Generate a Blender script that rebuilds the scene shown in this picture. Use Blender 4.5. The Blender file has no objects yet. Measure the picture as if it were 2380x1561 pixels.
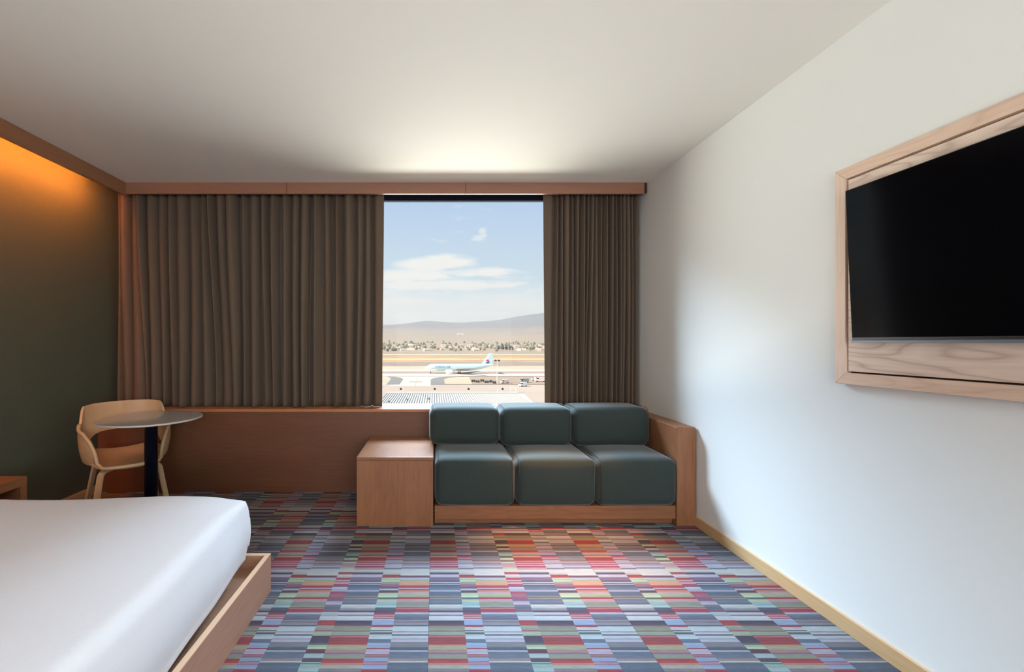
import bpy, bmesh, math, random
from mathutils import Vector, Matrix, noise as mn
sc = bpy.context.scene
C = sc.collection
PI = math.pi
R = math.radians
random.seed(7)

# ------------------------------------------------------------------ camera
F = 1015.0                                   # focal length in pixels of a 2380 px wide frame
cam_d = bpy.data.cameras.new('camera'); cam = bpy.data.objects.new('camera', cam_d); C.objects.link(cam)
cam.location = (0, 0, 1.30); cam.rotation_euler = (R(90), 0, 0)
cam_d.sensor_width = 36; cam_d.lens = 36 * F / 2380
cam_d.shift_x = 180 / 2380; cam_d.shift_y = 14.5 / 2380
cam_d.clip_start = .05; cam_d.clip_end = 30000
sc.camera = cam
sc.view_settings.view_transform = 'Standard'; sc.view_settings.look = 'None'
sc.view_settings.exposure = 0.0; sc.view_settings.gamma = 1; sc.view_settings.use_curve_mapping = False
cy = sc.cycles
cy.use_denoising = True; cy.max_bounces = 10; cy.diffuse_bounces = 6; cy.glossy_bounces = 4
cy.transmission_bounces = 8; cy.transparent_max_bounces = 8; cy.sample_clamp_indirect = 6
cy.caustics_reflective = False; cy.caustics_refractive = False; cy.volume_bounces = 0

# ------------------------------------------------------------------ node helpers
def nd(t, ty, **kw):
    n = t.nodes.new(ty)
    for k, v in kw.items():
        if k in n.inputs: n.inputs[k].default_value = v
        else: setattr(n, k, v)
    return n
def lk(t, a, b): t.links.new(a, b)
def math_n(t, op, a, b=None, clamp=False):
    n = t.nodes.new('ShaderNodeMath'); n.operation = op; n.use_clamp = clamp
    for i, v in enumerate((a, b)):
        if v is None: continue
        if hasattr(v, 'links'): lk(t, v, n.inputs[i])
        else: n.inputs[i].default_value = v
    return n.outputs[0]
def ramp(t, fac, stops, mode='LINEAR'):
    n = t.nodes.new('ShaderNodeValToRGB'); n.color_ramp.interpolation = mode
    e = n.color_ramp.elements
    while len(e) < len(stops): e.new(.5)
    for i, (p, c) in enumerate(stops):
        e[i].position = p; e[i].color = (*c, 1) if len(c) == 3 else c
    lk(t, fac, n.inputs[0]); return n.outputs[0]
def mixc(t, fac, a, b, mode='MIX'):
    n = t.nodes.new('ShaderNodeMix'); n.data_type = 'RGBA'; n.blend_type = mode
    for i, v in ((0, fac), (6, a), (7, b)):
        if hasattr(v, 'links'): lk(t, v, n.inputs[i])
        else: n.inputs[i].default_value = v if i == 0 else (*v, 1)
    return n.outputs[2]
def lin(c): return tuple((x/255/12.92 if x/255 <= .04045 else ((x/255+.055)/1.055)**2.4) for x in c)

# ------------------------------------------------------------------ sky
w = bpy.data.worlds.new('sky'); sc.world = w; w.use_nodes = True
t = w.node_tree; t.nodes.clear()
tc = nd(t, 'ShaderNodeTexCoord'); sep = nd(t, 'ShaderNodeSeparateXYZ'); lk(t, tc.outputs['Generated'], sep.inputs[0])
base = ramp(t, sep.outputs[2], [(0.0, (1.25, 1.20, 1.10)), (.07, (1.02, 1.02, .98)), (.14, (.64, .79, .90)), (.30, (.50, .66, .90)), (1.0, (.25, .42, .78))])
mp = nd(t, 'ShaderNodeMapping'); mp.inputs['Scale'].default_value = (11, 6, 44); mp.inputs['Location'].default_value = (.3, 0, .35)
lk(t, tc.outputs['Generated'], mp.inputs[0])
ns = nd(t, 'ShaderNodeTexNoise', Scale=1.0, Detail=7.0, Roughness=.58); lk(t, mp.outputs[0], ns.inputs['Vector'])
def blob(cx, cz, sx, sz):            # soft cloud bank around one direction of the sky
    a = math_n(t, 'DIVIDE', math_n(t, 'SUBTRACT', sep.outputs[0], cx), sx)
    b = math_n(t, 'DIVIDE', math_n(t, 'SUBTRACT', sep.outputs[2], cz), sz)
    r2 = math_n(t, 'ADD', math_n(t, 'MULTIPLY', a, a), math_n(t, 'MULTIPLY', b, b))
    return math_n(t, 'SUBTRACT', 1.0, r2, True)
banks = None
for b in ((-.055, .150, .10, .020), (.035, .182, .075, .022), (.10, .158, .10, .012), (.096, .228, .026, .014), (.108, .242, .014, .018),
          (-.02, .175, .09, .018), (-.08, .08, .11, .022), (.10, .065, .16, .018), (.02, .13, .2, .012)):
    s = blob(*b)
    if b[1] > .22: s = math_n(t, 'MULTIPLY', s, .62)
    banks = s if banks is None else math_n(t, 'MAXIMUM', banks, s)
general = math_n(t, 'MULTIPLY', ramp(t, sep.outputs[2], [(0, (.35,)*3), (.12, (.25,)*3), (.2, (0,)*3)]), 1.0)
dens = math_n(t, 'ADD', math_n(t, 'MULTIPLY', banks, .68), general)
cl = math_n(t, 'ADD', math_n(t, 'MULTIPLY', math_n(t, 'SUBTRACT', ns.outputs['Fac'], .2), 1.5), dens)
clf = ramp(t, math_n(t, 'SUBTRACT', cl, .42), [(.18, (0,)*3), (.66, (1,)*3)])
col = mixc(t, clf, base, (1.0, .98, .94))
bg = nd(t, 'ShaderNodeBackground', Strength=1.0); lk(t, col, bg.inputs[0])
wo = nd(t, 'ShaderNodeOutputWorld'); lk(t, bg.outputs[0], wo.inputs[0])

# ------------------------------------------------------------------ lights
def light(name, kind, loc, tgt, energy, color, **kw):
    d = bpy.data.lights.new(name, kind); d.energy = energy; d.color = color
    for k, v in kw.items(): setattr(d, k, v)
    o = bpy.data.objects.new(name, d); C.objects.link(o); o.location = loc
    o.rotation_euler = (Vector(tgt) - Vector(loc)).to_track_quat('-Z', 'Y').to_euler()
    return o
light('sun', 'SUN', (0, 0, 50), (60, 22, 0), 8.5, (1, .93, .82), angle=R(.6))
# added area fill below the window, standing in for daylight bounced upward
light('window_fill_low', 'AREA', (-.3, 16.0, -2.1), (-.3, 14.4, .4), 10500, (1, 1, .93), shape='RECTANGLE', size=36, size_y=3)
# added area fill above the view, boosting the sky's light through the window
light('window_fill_high', 'AREA', (-1.5, 9.5, 7.0), (.5, 3.0, 1.0), 7500, (.60, .79, 1), shape='RECTANGLE', size=10, size_y=3)
# two added fill panels behind the camera that brighten the room
light('rear_fill', 'AREA', (.8, -2.3, 1.4), (1.2, 2.0, 2.1), 118, (.96, .97, 1), shape='RECTANGLE', size=3.4, size_y=1.3)
light('rear_fill_top', 'AREA', (-.4, -1.2, 2.62), (-.4, -.8, 0), 12, (1, .95, .90), shape='RECTANGLE', size=2.4, size_y=1.6)
light('sofa_downlight', 'SPOT', (.90, 2.92, 2.64), (.84, 2.76, 0), 430, (1, .42, .14), spot_size=R(34), spot_blend=1.0, shadow_soft_size=.02)

# ------------------------------------------------------------------ materials
def mat(name, color=(.5,)*3, rough=.5, metal=0, spec=.5, bump=None, bscale=200, var=0, vscale=4, coord='Object', sheen=0, coat=0):
    m = bpy.data.materials.new(name); m.use_nodes = True; t = m.node_tree
    b = t.nodes['Principled BSDF']; b.inputs['Roughness'].default_value = rough; b.inputs['Metallic'].default_value = metal
    b.inputs['Specular IOR Level'].default_value = spec; b.inputs['Base Color'].default_value = (*color, 1)
    b.inputs['Sheen Weight'].default_value = sheen; b.inputs['Coat Weight'].default_value = coat
    tc = nd(t, 'ShaderNodeTexCoord')
    if var:
        n = nd(t, 'ShaderNodeTexNoise', Scale=vscale, Detail=4.0); lk(t, tc.outputs[coord], n.inputs['Vector'])
        c = ramp(t, n.outputs['Fac'], [(.3, tuple(x*(1-var) for x in color)), (.7, tuple(min(1, x*(1+var)) for x in color))])
        lk(t, c, b.inputs['Base Color'])
    if bump:
        n = nd(t, 'ShaderNodeTexNoise', Scale=bscale, Detail=3.0); lk(t, tc.outputs[coord], n.inputs['Vector'])
        bp = nd(t, 'ShaderNodeBump', Strength=bump, Distance=.002); lk(t, n.outputs['Fac'], bp.inputs['Height']); lk(t, bp.outputs[0], b.inputs['Normal'])
    return m
def wood(name, light_c, dark_c, axis='x', rough=.42, grain=1.0, figure=.5, coord='Object', off=(0, 0, 0)):
    m = bpy.data.materials.new(name); m.use_nodes = True; t = m.node_tree; b = t.nodes['Principled BSDF']
    b.inputs['Roughness'].default_value = rough
    tc = nd(t, 'ShaderNodeTexCoord')
    def mapped(s_along, s_across):
        mp = nd(t, 'ShaderNodeMapping'); s = [s_across]*3; s['xyz'.index(axis)] = s_along
        mp.inputs['Scale'].default_value = s; mp.inputs['Location'].default_value = off
        lk(t, tc.outputs[coord], mp.inputs[0]); return mp.outputs[0]
    # growth rings: distorted contour lines of a stretched noise
    n1 = nd(t, 'ShaderNodeTexNoise', Scale=1.0, Detail=2.0, Roughness=.45, Distortion=.3); lk(t, mapped(1.1, 7.5), n1.inputs['Vector'])
    rings = math_n(t, 'FRACT', math_n(t, 'MULTIPLY', n1.outputs['Fac'], 11.0))
    rg = ramp(t, rings, [(0, (1,)*3), (.16, (.25,)*3), (.5, (.0,)*3), (.86, (.35,)*3), (1, (1,)*3)])
    n2 = nd(t, 'ShaderNodeTexNoise', Scale=1.0, Detail=6.0, Roughness=.65); lk(t, mapped(3.0, 90*grain), n2.inputs['Vector'])
    n3 = nd(t, 'ShaderNodeTexNoise', Scale=1.0, Detail=2.0); lk(t, mapped(.7, 3.5), n3.inputs['Vector'])
    f = math_n(t, 'ADD', math_n(t, 'MULTIPLY', rg, figure*.55), math_n(t, 'MULTIPLY', math_n(t, 'SUBTRACT', n2.outputs['Fac'], .3), .9))
    f = math_n(t, 'ADD', f, math_n(t, 'MULTIPLY', math_n(t, 'SUBTRACT', n3.outputs['Fac'], .5), .8), True)
    c = ramp(t, f, [(0.0, light_c), (1.0, dark_c)])
    lk(t, c, b.inputs['Base Color'])
    bp = nd(t, 'ShaderNodeBump', Strength=.12, Distance=.001); lk(t, n2.outputs['Fac'], bp.inputs['Height']); lk(t, bp.outputs[0], b.inputs['Normal'])
    return m
def fabric(name, color, var=.12, scale=420, bump=.5, rough=.9, sheen=.15):
    m = bpy.data.materials.new(name); m.use_nodes = True; t = m.node_tree; b = t.nodes['Principled BSDF']
    b.inputs['Roughness'].default_value = rough; b.inputs['Specular IOR Level'].default_value = .2; b.inputs['Sheen Weight'].default_value = sheen
    b.inputs['Sheen Roughness'].default_value = .4
    tc = nd(t, 'ShaderNodeTexCoord')
    hs = []
    for s in ((scale, scale, scale*.12), (scale*.12, scale*.12, scale)):
        mp = nd(t, 'ShaderNodeMapping'); mp.inputs['Scale'].default_value = s; lk(t, tc.outputs['Object'], mp.inputs[0])
        n = nd(t, 'ShaderNodeTexNoise', Scale=1.0, Detail=2.0); lk(t, mp.outputs[0], n.inputs['Vector']); hs.append(n.outputs['Fac'])
    h = math_n(t, 'MULTIPLY', math_n(t, 'ADD', hs[0], hs[1]), .5)
    c = ramp(t, h, [(.3, tuple(x*(1-var) for x in color)), (.7, tuple(x*(1+var) for x in color))])
    lk(t, c, b.inputs['Base Color'])
    bp = nd(t, 'ShaderNodeBump', Strength=bump, Distance=.001); lk(t, h, bp.inputs['Height']); lk(t, bp.outputs[0], b.inputs['Normal'])
    return m
OAK_L, OAK_D = (.335, .146, .066), (.165, .058, .024)
M = dict(
    ceiling=mat('ceiling_paint', (.83, .82, .76), .9, bump=.05, bscale=300),
    wall_white=mat('white_wall_paint', (.79, .81, .79), .85, bump=.08, bscale=350),
    wall_green=fabric('green_wallcovering', (.085, .098, .070), .10, 300, .4, .85, .05),
    oak_x=wood('oak_grain_across', OAK_L, OAK_D, 'x'), oak_y=wood('oak_grain_deep', OAK_L, OAK_D, 'y', .30), oak_z=wood('oak_grain_upright', OAK_L, OAK_D, 'z', figure=.35),
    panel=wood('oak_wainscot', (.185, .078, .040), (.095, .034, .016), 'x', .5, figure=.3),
    cornice=wood('oak_pelmet', (.36, .18, .115), (.23, .10, .062), 'x', .5, figure=.25),
    beam=wood('oak_beam', (.36, .17, .085), (.21, .09, .04), 'y', .5, figure=.25),
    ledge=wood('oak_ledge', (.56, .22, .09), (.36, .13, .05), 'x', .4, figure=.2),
    pale_y=wood('pale_oak_rail', (.78, .58, .44), (.52, .34, .24), 'y', .5, figure=.6), pale_z=wood('pale_oak_stile', (.80, .62, .50), (.60, .42, .32), 'z', .5, figure=.4),
    pale_fig=wood('pale_oak_figured', (.82, .66, .54), (.50, .36, .29), 'y', .5, figure=1.3),
    base_oak=wood('oak_skirting', (.66, .44, .23), (.44, .26, .12), 'y', .5, figure=.25),
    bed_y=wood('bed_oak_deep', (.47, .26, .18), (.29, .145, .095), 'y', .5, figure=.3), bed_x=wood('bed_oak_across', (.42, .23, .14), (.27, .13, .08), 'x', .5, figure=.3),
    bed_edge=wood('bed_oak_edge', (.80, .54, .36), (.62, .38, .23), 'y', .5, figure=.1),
    ply=wood('chair_beech', (.60, .40, .22), (.46, .28, .14), 'x', .45, figure=.12), plyedge=wood('chair_beech_edge', (.66, .47, .28), (.5, .33, .18), 'z', .45, figure=.1),
    curtain=fabric('taupe_curtain_cloth', (.148, .109, .079), .10, 500, .5, .95, .1),
    sofa=fabric('green_wool_upholstery', (.036, .050, .046), .12, 450, .5, .85, .35),
    piping=fabric('green_piping', (.040, .054, .051), .1, 450, .4),
    linen=fabric('white_bed_linen', (.80, .81, .85), .02, 600, .25, .8, .1),
    steel=mat('steel', (.55, .56, .58), .3, 1), dark_frame=mat('dark_window_aluminium', (.010, .013, .024), .8, spec=.1),
    white_sill=mat('pale_window_bead', (.75, .75, .73), .5), navy=mat('navy_powder_coat', (.006, .008, .022), .4, spec=.4),
    table=mat('grey_laminate', (.50, .50, .50), .12, spec=.6, var=.05), table_edge=mat('pale_laminate_edge', (.62, .61, .60), .35),
    screen=mat('television_glass', (.0015, .0015, .0025), .12, spec=.12), bezel=mat('television_bezel', (.01, .01, .012), .35), silver=mat('silver_strip', (.16, .17, .20), .4, .5),
    gap=mat('dark_joint', (.05, .022, .012), .8), plaster=mat('outer_plaster', (.7, .68, .62), .9), rubber=mat('black_rubber', (.02,)*3, .7),
)
def emis(name, color, s):
    m = bpy.data.materials.new(name); m.use_nodes = True; t = m.node_tree; t.nodes.clear()
    e = nd(t, 'ShaderNodeEmission', Strength=s); e.inputs[0].default_value = (*color, 1); o = nd(t, 'ShaderNodeOutputMaterial'); lk(t, e.outputs[0], o.inputs[0]); return m
M['led'] = emis('warm_led', (1, .25, .03), 320)
def glass_mat():
    m = bpy.data.materials.new('window_glass'); m.use_nodes = True; t = m.node_tree; t.nodes.clear()
    g = nd(t, 'ShaderNodeBsdfGlossy', Roughness=0.0); tr = nd(t, 'ShaderNodeBsdfTransparent'); tr.inputs[0].default_value = (.96, .97, .965, 1)
    fr = nd(t, 'ShaderNodeFresnel', IOR=1.10); mx = nd(t, 'ShaderNodeMixShader'); o = nd(t, 'ShaderNodeOutputMaterial')
    lk(t, fr.outputs[0], mx.inputs[0]); lk(t, tr.outputs[0], mx.inputs[1]); lk(t, g.outputs[0], mx.inputs[2]); lk(t, mx.outputs[0], o.inputs[0]); return m
M['glass'] = glass_mat()

# ------------------------------------------------------------------ object helpers
def tag(o, label=None, cat=None, group=None, kind=None):
    if label: o['label'] = label
    if cat: o['category'] = cat
    if group: o['group'] = group
    if kind: o['kind'] = kind
    return o
def thing(name, label, cat, loc=(0, 0, 0), rz=0, group=None):
    o = bpy.data.objects.new(name, None); C.objects.link(o); o.location = loc; o.rotation_euler = (0, 0, rz); o.empty_display_size = .1
    return tag(o, label, cat, group)
def link(name, me, m=None, parent=None, smooth=False):
    if m is not None:
        for x in (m if isinstance(m, (list, tuple)) else [m]): me.materials.append(x)
    if smooth: me.shade_smooth()
    o = bpy.data.objects.new(name, me); C.objects.link(o)
    if parent is not None: o.parent = parent
    return o
def obj(name, bm, m=None, parent=None, smooth=False):
    me = bpy.data.meshes.new(name); bmesh.ops.recalc_face_normals(bm, faces=bm.faces); bm.to_mesh(me); bm.free()
    return link(name, me, m, parent, smooth)
def add_box(bm, lo, hi, mi=0):
    vs = [bm.verts.new((x, y, z)) for x in (lo[0], hi[0]) for y in (lo[1], hi[1]) for z in (lo[2], hi[2])]
    for f in ((0, 1, 3, 2), (4, 6, 7, 5), (0, 4, 5, 1), (2, 3, 7, 6), (0, 2, 6, 4), (1, 5, 7, 3)):
        bm.faces.new([vs[i] for i in f]).material_index = mi
    return vs
def box(name, lo, hi, m, parent=None, bevel=0, seg=2, smooth=False):
    bm = bmesh.new(); add_box(bm, lo, hi)
    if bevel: bmesh.ops.bevel(bm, geom=bm.edges[:], offset=bevel, segments=seg, affect='EDGES', profile=.5)
    o = obj(name, bm, m, parent)
    if bevel: o.data.shade_smooth(); o.modifiers.new('wn', 'WEIGHTED_NORMAL').keep_sharp = False
    return o
def add_prism(bm, pts, axis, a, b, mi=0):
    """polygon pts in the plane normal to axis, extruded from a to b"""
    def P(p, h):
        q = list(p); q.insert('xyz'.index(axis), h); return q
    A = [bm.verts.new(P(p, a)) for p in pts]; B = [bm.verts.new(P(p, b)) for p in pts]
    n = len(pts); fs = [bm.faces.new(A), bm.faces.new(B)]
    for i in range(n): fs.append(bm.faces.new((A[i], A[(i+1) % n], B[(i+1) % n], B[i])))
    for f in fs: f.material_index = mi
def add_lathe(bm, prof, seg=32, c=(0, 0), mi=0):
    rings = []
    for r, z in prof:
        rings.append([bm.verts.new((c[0] + r*math.cos(2*PI*i/seg), c[1] + r*math.sin(2*PI*i/seg), z)) for i in range(seg)] if r > 1e-6 else [bm.verts.new((c[0], c[1], z))])
    for a, b in zip(rings, rings[1:]):
        for i in range(seg):
            j = (i+1) % seg
            if len(a) == 1 and len(b) == 1: continue
            if len(a) == 1: f = bm.faces.new((a[0], b[i], b[j]))
            elif len(b) == 1: f = bm.faces.new((a[i], b[0], a[j]))
            else: f = bm.faces.new((a[i], b[i], b[j], a[j]))
            f.material_index = mi
def add_tube(bm, path, rad, seg=8, closed=False, rect=None):
    """sweep a circle (or a w,h rectangle with given up-vector) along path"""
    path = [Vector(p) for p in path]; n = len(path); rings = []
    up = Vector(rect[2]) if rect else Vector((0, 0, 1))
    for i, p in enumerate(path):
        a = path[(i-1) % n] if closed or i > 0 else p; b = path[(i+1) % n] if closed or i < n-1 else p
        d = (b - a).normalized(); s = d.cross(up)
        if s.length < 1e-3: s = d.cross(Vector((1, 0, 0)))
        s.normalize(); u = s.cross(d)
        if rect: hw, hh = rect[0]/2, rect[1]/2; offs = [s*hw + u*hh, -s*hw + u*hh, -s*hw - u*hh, s*hw - u*hh]
        else:
            r = rad[i] if isinstance(rad, (list, tuple)) else rad
            offs = [(s*math.cos(2*PI*k/seg) + u*math.sin(2*PI*k/seg))*r for k in range(seg)]
        rings.append([bm.verts.new(p + o) for o in offs])
    m = len(rings[0])
    for i in range(n if closed else n-1):
        a, b = rings[i], rings[(i+1) % n]
        for k in range(m): bm.faces.new((a[k], a[(k+1) % m], b[(k+1) % m], b[k]))
    if not closed: bm.faces.new(rings[0]); bm.faces.new(rings[-1])
def interp(x, xs, ys):
    if x <= xs[0]: return ys[0]
    for i in range(len(xs)-1):
        if x <= xs[i+1]: k = (x-xs[i])/(xs[i+1]-xs[i]); return ys[i]*(1-k) + ys[i+1]*k
    return ys[-1]
def smooth(x): x = max(0, min(1, x)); return x*x*(3-2*x)

# ------------------------------------------------------------------ room shell
XL, XR, YB, YF, H = -2.92, 1.856, 4.06, -2.6, 2.69
GY = -26.2                                    # level of the airfield outside
def struct(o): o['kind'] = 'structure'; return o
floor = struct(box('floor', (XL-.2, YF-.2, -.2), (XR+.2, YB+.2, -.008), mat('floor_screed', (.16, .14, .15), .9)))
struct(box('ceiling', (XL-.2, YF-.2, H), (XR+.2, YB+.2, H+.2), M['ceiling']))
struct(box('wall_left', (XL-.2, YF-.2, -.008), (XL, YB+.2, H), M['wall_green']))
struct(box('wall_right', (XR, YF-.2, -.008), (XR+.2, YB+.2, H), M['wall_white']))
struct(box('wall_front', (XL, YF-.2, -.008), (XR, YF, H), M['wall_white']))
WX0, WX1, WZ0, WZ1 = -.72, 1.24, .70, 2.672
bm = bmesh.new()
for lo, hi in (((XL, YB, -.008), (WX0, YB+.2, H)), ((WX1, YB, -.008), (XR, YB+.2, H)), ((WX0, YB, -.008), (WX1, YB+.2, WZ0)), ((WX0, YB, WZ1), (WX1, YB+.2, H))):
    add_box(bm, lo, hi)
struct(obj('wall_back', bm, M['wall_white']))
# window
win = struct(bpy.data.objects.new('window_1', None)); C.objects.link(win)
box('head_rail', (WX0, YB, 2.616), (WX1, YB+.05, WZ1), M['dark_frame'], win, .003)['label'] = 'dark navy head rail'
box('roller_bead', (WX0, YB-.006, 2.625), (WX1, YB, 2.634), M['dark_frame'], win)
for x in (WX0, WX1-.05): box('jamb', (x, YB, WZ0), (x+.05, YB+.05, 2.616), M['dark_frame'], win, .003)
box('bottom_rail', (WX0+.05, YB, WZ0), (WX1-.05, YB+.05, .713), M['dark_frame'], win)
box('sill_bead', (WX0+.05, YB+.004, .713), (WX1-.05, YB+.046, .722), M['white_sill'], win)['label'] = 'pale glazing bead'
box('pane', (WX0+.05, YB+.022, .722), (WX1-.05, YB+.028, 2.616), M['glass'], win)
# skirtings
def skirting(name, x0, x1, y0, y1):
    box_ = box(name, (x0, y0, 0), (x1, y1, .07), M['base_oak'], None, .0015); return struct(box_)
skirting('baseboard_right', XR-.014, XR, YF, 3.785)
skirting('baseboard_left', XL, XL+.014, YF, 3.785)
# wainscot with ledge
PY = 3.79
tr = struct(bpy.data.objects.new('trim_1', None)); C.objects.link(tr)
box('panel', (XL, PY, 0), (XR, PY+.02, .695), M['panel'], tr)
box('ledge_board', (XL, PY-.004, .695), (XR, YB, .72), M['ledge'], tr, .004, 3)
# pelmet over the curtains
pe = struct(bpy.data.objects.new('trim_2', None)); C.objects.link(pe)
CY = 3.80
for a, b in ((-2.690, -1.2895), (-1.2865, .2685), (.2715, 1.826)):
    box('pelmet_board', (a, CY, 2.592), (b, CY+.025, H), M['cornice'], pe, .0012)
box('pelmet_back', (-2.690, CY+.025, 2.61), (1.82, CY+.032, H), M['gap'], pe)
box('end_cap', (1.826, CY+.006, 2.605), (1.850, CY+.030, H), M['gap'], pe)
# light cove along the left wall
co = struct(bpy.data.objects.new('trim_3', None)); C.objects.link(co)
box('cove_fascia', (-2.716, YF, 2.580), (-2.686, CY+.025, H), M['beam'], co, .0015)
led = box('led_strip', (-2.722, YF+.05, 2.606), (-2.7165, 3.60, 2.618), M['led'], co)
led['label'] = 'warm amber light strip hidden behind the fascia'

# ------------------------------------------------------------------ carpet
P = .935
PAL = dict(mg=(150, 132, 136), pg=(176, 184, 176), ob=(206, 138, 116), rd=(176, 50, 64), sg=(150, 158, 138), gp=(160, 142, 146), cr=(170, 56, 84), pk=(206, 160, 172),
    sy=(176, 178, 138), rb=(150, 62, 68), dp=(88, 72, 98), pb=(196, 206, 214), dl=(110, 96, 112), gm=(150, 146, 158), cm=(206, 204, 200), sl=(104, 116, 140),
    ds=(84, 92, 114), bb=(166, 142, 130), lv=(190, 186, 206), mv=(132, 98, 126), lb=(150, 172, 208), dg=(88, 104, 106), pe=(226, 160, 130), dm=(104, 54, 74),
    aq=(172, 200, 204), ag=(158, 188, 176), yg=(190, 204, 168), br=(120, 100, 84), mc=(176, 90, 122))
RC = [(1432,'mg'),(1400,'pg'),(1370,'ob'),(1350,'rd'),(1310,'sg'),(1275,'gp'),(1262,'cr'),(1256,'gp'),(1240,'pk'),(1234,'cr'),(1228,'sy'),(1190,'ob'),(1180,'rd'),(1145,'rb'),(1138,'rd'),(1130,'rb'),(1122,'rd'),(1110,'pk'),(1105,'rd'),(1095,'sg'),(1060,'cr'),(1052,'sg'),(1010,'cr'),(998,'dp'),(958,'pb'),(918,'pk'),(912,'cr'),(905,'pb'),(882,'dp'),(866,'gm'),(845,'cm'),(810,'sl'),(758,'bb'),(750,'ds'),(742,'bb'),(736,'sl'),(690,'lv'),(680,'sl'),(645,'ds'),(628,'lv'),(620,'ds'),(612,'pb'),(602,'dp'),(590,'mv'),(560,'lv'),(533,'dp'),(514,'cm'),(490,'pk'),(470,'cr'),(456,'pk'),(445,'mc'),(436,'pk'),(425,'cr'),(416,'pe'),(408,'rd'),(375,'pe')]
BC = [(1432,'sl'),(1345,'cm'),(1330,'gp'),(1308,'sl'),(1245,'lv'),(1232,'ds'),(1212,'dg'),(1205,'sl'),(1200,'gm'),(1155,'lv'),(1120,'pb'),(1098,'ds'),(1085,'pb'),(1066,'cr'),(1060,'pb'),(1012,'ds'),(1000,'gm'),(975,'mv'),(966,'gm'),(950,'dl'),(938,'sl'),(900,'lv'),(882,'rd'),(850,'pk'),(845,'rd'),(836,'pk'),(830,'sg'),(790,'pk'),(760,'rd'),(742,'sy'),(708,'pk'),(695,'ob'),(680,'cr'),(668,'pk'),(656,'rd'),(634,'pe'),(600,'sy'),(580,'lv'),(562,'dm'),(548,'gm'),(540,'cm'),(490,'pb'),(478,'ds'),(470,'lv'),(452,'gm'),(425,'pk'),(416,'gm'),(405,'br'),(398,'gm')]
N1 = [(1432,'rd'),(1408,'lb'),(1396,'lv'),(1388,'lb'),(1364,'mc'),(1354,'lv'),(1346,'mc'),(1334,'lb'),(1298,'cr'),(1290,'gm'),(1278,'cr'),(1270,'lv'),(1250,'pk'),(1244,'lv'),(1222,'cr'),(1210,'lb'),(1164,'sl'),(1128,'pb'),(1094,'pb'),(1086,'dg'),(1066,'pb'),(1056,'ds'),(1048,'cm'),(1018,'cr'),(998,'lb'),(955,'lv'),(942,'cr'),(934,'pk'),(922,'cr'),(914,'pk'),(905,'cr'),(888,'dp'),(862,'ds'),(838,'aq'),(788,'yg'),(762,'dg'),(745,'yg'),(702,'dm'),(680,'lv'),(664,'ds'),(645,'mc'),(622,'sg'),(600,'yg'),(563,'rd'),(535,'cm'),(490,'lv'),(484,'ds'),(476,'lv'),(440,'gm'),(430,'lv'),(402,'mc'),(390,'pk'),(378,'mc')]
N2 = [(1432,'aq'),(1395,'ag'),(1360,'ds'),(1352,'ag'),(1342,'dp'),(1306,'pk'),(1298,'aq'),(1262,'dm'),(1222,'yg'),(1182,'dg'),(1164,'dp'),(1098,'yg'),(1060,'mc'),(1045,'sg'),(1004,'rd'),(956,'pb'),(918,'pk'),(905,'aq'),(878,'cr'),(864,'sl'),(818,'cr'),(812,'lv'),(780,'mv'),(762,'cr'),(755,'mv'),(738,'mc'),(715,'mv'),(706,'cr'),(690,'lv'),(650,'mv'),(640,'cr'),(620,'pk'),(605,'mc'),(596,'pk'),(582,'rd'),(562,'cm'),(533,'cr'),(512,'cm'),(490,'yg'),(465,'pk'),(430,'cm'),(416,'br'),(402,'yg'),(380,'dg')]
def v2y(v): return 1.3*F / (405 + .252*v)
Y0 = v2y(1432)
def stripes(lst):
    out = []; rr = random.Random(len(lst))
    for i, (v, c) in enumerate(lst):
        a = v2y(v) - Y0; b = (v2y(lst[i+1][0]) - Y0) if i+1 < len(lst) else P
        a = max(0, a); b = min(P, b)
        if b <= a: continue
        n = max(1, round((b-a)/.016)); base = lin(PAL[c])
        for k in range(n):
            g = 1 + rr.uniform(-.16, .16) if n > 1 else 1
            gy = sum(base)/3
            out.append((a + (b-a)*k/n, a + (b-a)*(k+1)/n, tuple(min(1, ((x*.9 + gy*.1)*.78 + .058)*g*.49) for x in base)))
    return out
COLS = [(0, .164, RC), (.164, .25, N1), (.25, .42, BC), (.42, .501, N2), (.501, .672, RC), (.672, .772, N1), (.772, P, BC)]
def carpet_mat():
    m = bpy.data.materials.new('striped_carpet'); m.use_nodes = True; t = m.node_tree; b = t.nodes['Principled BSDF']
    b.inputs['Roughness'].default_value = .95; b.inputs['Specular IOR Level'].default_value = .1
    a = nd(t, 'ShaderNodeAttribute', attribute_name='yarn'); tc = nd(t, 'ShaderNodeTexCoord')
    n = nd(t, 'ShaderNodeTexNoise', Scale=420.0, Detail=2.0); lk(t, tc.outputs['Object'], n.inputs['Vector'])
    mp = nd(t, 'ShaderNodeMapping'); mp.inputs['Scale'].default_value = (14, 260, 1); lk(t, tc.outputs['Object'], mp.inputs[0])
    n2 = nd(t, 'ShaderNodeTexNoise', Scale=1.0, Detail=2.0); lk(t, mp.outputs[0], n2.inputs['Vector'])
    f = math_n(t, 'ADD', math_n(t, 'MULTIPLY', n.outputs['Fac'], .9), math_n(t, 'MULTIPLY', n2.outputs['Fac'], .7))
    g = ramp(t, f, [(.5, (.72,)*3), (1.1, (1.28,)*3)])
    g.node.color_ramp.elements[0].position = .45; g.node.color_ramp.elements[1].position = 1.0
    c = mixc(t, 1.0, a.outputs['Color'], g, 'MULTIPLY'); lk(t, c, b.inputs['Base Color'])
    bp = nd(t, 'ShaderNodeBump', Strength=.6, Distance=.003); lk(t, n.outputs['Fac'], bp.inputs['Height']); lk(t, bp.outputs[0], b.inputs['Normal'])
    return m
M['carpet'] = carpet_mat()
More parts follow.
